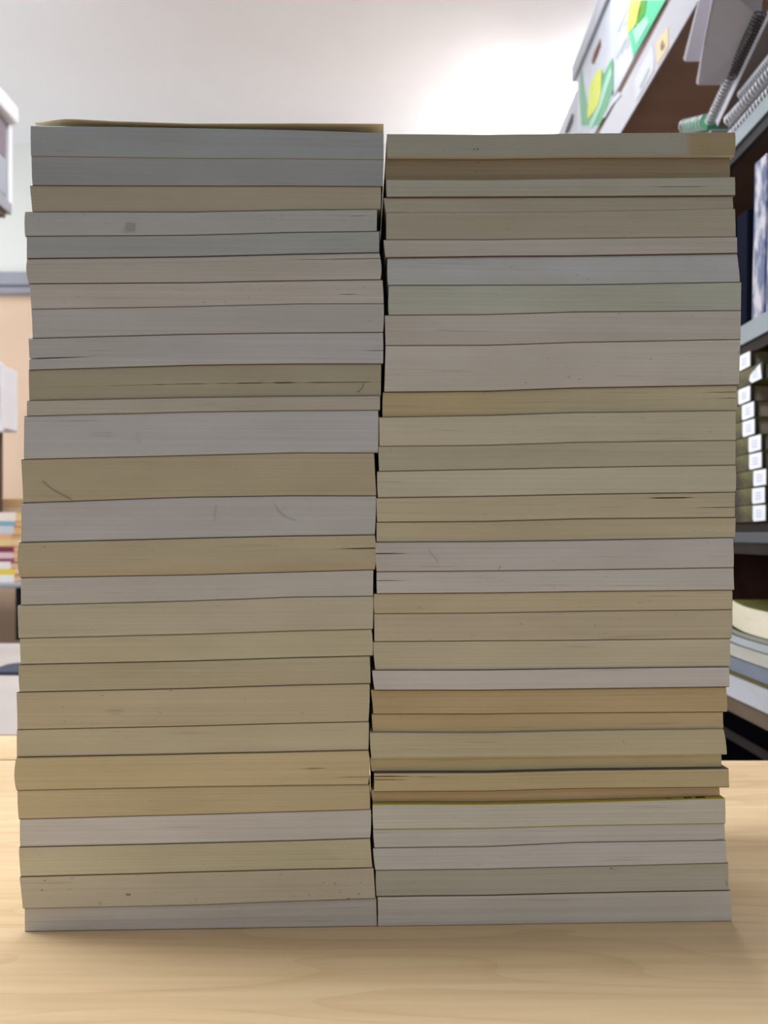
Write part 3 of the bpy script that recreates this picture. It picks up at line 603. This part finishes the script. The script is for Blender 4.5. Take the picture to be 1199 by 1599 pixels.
for (h, amp, y1, col, label, kind, x0, cm) in (
    (0.026, 0.000, 1.38, (0.16, 0.12, 0.085), 'brown-edged book at the bottom of the sagging pile', 'paperback_book', 0.580, lg),
    (0.038, 0.000, 1.36, (0.52, 0.54, 0.60), 'thick white magazine just above the brown-edged book', 'magazine', 0.578, mat('pink_cover', (0.45, 0.25, 0.25), 0.4)),
    (0.006, 0.001, 1.36, (0.13, 0.12, 0.05), 'thin olive magazine between white and blue-grey ones', 'magazine', 0.577, olive),
    (0.024, 0.003, 1.35, (0.20, 0.23, 0.29), 'blue-grey magazine in the middle of the sagging pile', 'magazine', 0.577, lg),
    (0.022, 0.005, 1.33, (0.50, 0.50, 0.47), 'cream magazine with dark lower edge, above the blue-grey one', 'magazine', 0.577, lg),
    (0.014, 0.006, 1.31, (0.42, 0.46, 0.50), 'thin pale blue magazine under the topmost one', 'magazine', 0.576, lg),
    (0.008, 0.007, 1.30, (0.30, 0.30, 0.27), 'thin grey magazine directly beneath the thick cream book', 'magazine', 0.576, lg),
    (0.042, 0.008, 1.272, (0.72, 0.68, 0.55), 'thick cream book with olive cover on top of the sagging pile', 'paperback_book', 0.576, olive)):
    sag(zz, h, 1.02, y1, amp, 0.20, col, label, x0, kind, cm)
    zz += h+0.0002

# ------------------------------------------------------------------ background on the left
# wall shelf with boxes, upper left
t = thing('wall_shelf', 'white hanging shelf with grey underside at the upper left', 'shelf', (-1.00, 1.85, 0))
t.location = (-1.08, 1.75, 1.10)
def rel(bm, L0=(-1.08, 1.75, 1.10)): bmesh.ops.translate(bm, verts=bm.verts, vec=(-L0[0], -L0[1], -L0[2])); return bm
xr = -0.985; y0_, y1_ = 1.55, 2.04
obj('top_panel', rel(B(-1.35, xr+0.02, y0_, y1_, 1.335, 1.385, bev=0.012)), M['white'], t)
obj('end_post', rel(B(-1.02, xr, y1_-0.018, y1_, 1.125, 1.335, bev=0.003)), M['white'], t)
obj('shelf_board', rel(B(-1.35, xr-0.002, y0_, y1_, 1.10, 1.135, bev=0.003)), M['rail'], t)
obj('back_panel', rel(B(-1.35, -1.345, y0_, y1_, 1.135, 1.335)), M['rail'], t)
obj('underside', rel(B(-1.34, xr-0.01, y0_+0.02, y1_-0.02, 1.085, 1.10)), M['darkwood'], t)
tag(obj('storage_box', B(-1.30, -0.988, 1.58, 2.015, 1.1355, 1.235, bev=0.005), cw), 'white storage box on the hanging shelf', 'box')
tag(obj('storage_box', B(-1.29, -0.990, 1.60, 2.012, 1.2355, 1.333, bev=0.004), mat('mauve_card', (0.22, 0.18, 0.22), 0.5)), 'dark mauve box on top of the white box, inside the hanging shelf', 'box')
# white cabinet on a dark stand
t = thing('display_cabinet', 'white cabinet with a grey window on a dark brown stand, far left', 'cabinet', (-1.35, 2.3, 0.1125))
def rel2(bm): bmesh.ops.translate(bm, verts=bm.verts, vec=(1.35, -2.3, -0.1125)); return bm
gx = mat('grey_glass', (0.25, 0.29, 0.33), 0.2)
obj('body', rel2(B(-1.75, -1.160, 2.33, 2.44, 0.575, 0.77, bev=0.006)), M['white'], t)
f_ = obj('door', rel2(B(-1.75, -1.150, 2.31, 2.329, 0.56, 0.77, bev=0.005)), M['white'], t)
obj('window', rel2(B(-1.70, -1.158, 2.304, 2.3095, 0.605, 0.70)), gx, f_)
obj('stand', rel2(B(-1.75, -1.205, 2.335, 2.43, 0.1125, 0.575)), M['darkwood'], t)
# side desk with a pile of books
t = thing('side_table', 'grey-topped side table with a dark panel below, carrying colourful books', 'table', (-1.5, 2.42, ZF))
def rel3(bm): bmesh.ops.translate(bm, verts=bm.verts, vec=(1.5, -2.42, -ZF)); return bm
obj('tabletop', rel3(B(-2.2, -0.85, 2.20, 2.92, 0.100, 0.112, bev=0.002)), M['rail'], t)
pan = mat('dark_panel', (0.035, 0.03, 0.03), 0.4)
obj('lower_panel', rel3(B(-1.16, -0.87, 2.42, 2.44, -0.08, 0.100)), pan, t)  # plain dark panel across the space below the tabletop
for x in (-2.18, -1.17, -0.90):
    obj('leg', rel3(B(x, x+0.03, 2.24, 2.27, ZF, 0.100)), M['black'], t)
cols = [((0.75, 0.72, 0.70), 0.022, 'white book at the bottom of the colourful pile'), ((0.75, 0.55, 0.06), 0.016, 'yellow book near the bottom of the colourful pile'),
        ((0.78, 0.72, 0.70), 0.022, 'pale book above the yellow one'), ((0.28, 0.05, 0.10), 0.009, 'thin dark red book above a pale one'), ((0.70, 0.50, 0.55), 0.018, 'pink book between two dark red ones'),
        ((0.20, 0.03, 0.05), 0.017, 'dark maroon book in the middle of the colourful pile'), ((0.72, 0.52, 0.24), 0.022, 'ochre book above the maroon one'), ((0.72, 0.38, 0.22), 0.014, 'salmon orange book above the ochre one'),
        ((0.55, 0.56, 0.60), 0.024, 'grey book below the blue one'), ((0.20, 0.38, 0.50), 0.013, 'blue book near the top of the colourful pile'), ((0.78, 0.68, 0.62), 0.026, 'pale pink book crowning the colourful pile')]
z = 0.1122; rn = random.Random(5)
for c, h, lb in cols:
    xr = -1.088+rn.uniform(-0.008, 0.008)
    tt = thing('book', lb, 'book', (xr-0.10, 2.255, z), (0, 0, 0), 'colourful books piled on the side table')
    obj('cover', B(-0.10, 0.10, 0, 0.0035, 0, h, bev=0.0012), mat('book_spine_colour', c, 0.5), tt)
    obj('page_block', B(-0.097, 0.097, 0.0036, 0.07, 0.0015, h-0.0015), M['paper'], tt).color = (0.82, 0.58+rn.uniform(-0.12, 0.08), 0.36+rn.uniform(-0.12, 0.1), 0)
    z += h+0.0002
z = 0.1122
for k, (c, h) in enumerate([((0.80, 0.62, 0.40), 0.05), ((0.85, 0.70, 0.45), 0.045), ((0.75, 0.30, 0.08), 0.022), ((0.85, 0.66, 0.42), 0.05), ((0.85, 0.45, 0.12), 0.022), ((0.85, 0.65, 0.45), 0.04), ((0.8, 0.5, 0.25), 0.03)]):
    w = -1.195
    tt = thing('book', ['lowest tan book', 'second tan book', 'thin rust-orange book', 'thick cream-orange book', 'bright orange book', 'peach book', 'topmost tan-orange book'][k]+' of the far pile beside the cabinet', 'book', (w, 2.58, z), (0, 0, 0), 'orange books piled behind the colourful ones')
    obj('cover', B(-0.20, 0.0, 0, 0.004, 0, h, bev=0.001), mat('orange_spine_colour', c, 0.5), tt)
    obj('page_block', B(-0.197, -0.003, 0.0041, 0.15, 0.0015, h-0.0015), M['paper'], tt).color = (0.7, 0.66, 0.6, 0)
    z += h+0.0002
# on the second desk
tag(obj('pale_sheet', B(-1.5, -0.15, 0.965, 1.775, 0.0001, 0.0012), noisy('lilac_white_sheet', (0.40, 0.365, 0.36), (0.46, 0.42, 0.40), (3, 5, 3), 0.5)), 'large pale lilac sheet over the second desk behind the stacks', 'mat')  # thin pale lilac sheet laid over the desk top
bm = bmesh.new(); pts = []
x0, x1, y0, y1, r = -0.712, -0.36, 1.37, 1.47, 0.02
for cx_, cy_, a0 in ((x1-r, y1-r, 0), (x0+r, y1-r, 90), (x0+r, y0+r, 180), (x1-r, y0+r, 270)):
    for q in range(5): pts.append((cx_+r*math.cos(math.radians(a0+q*22.5)), cy_+r*math.sin(math.radians(a0+q*22.5)), 0.0014))
prism(bm, pts, (0, 0, 0.006))
tag(obj('folder', bm, mat('navy_folder_cover', (0.035, 0.045, 0.085), 0.5)), 'narrow navy folder with rounded corners lying on the pale sheet', 'folder')
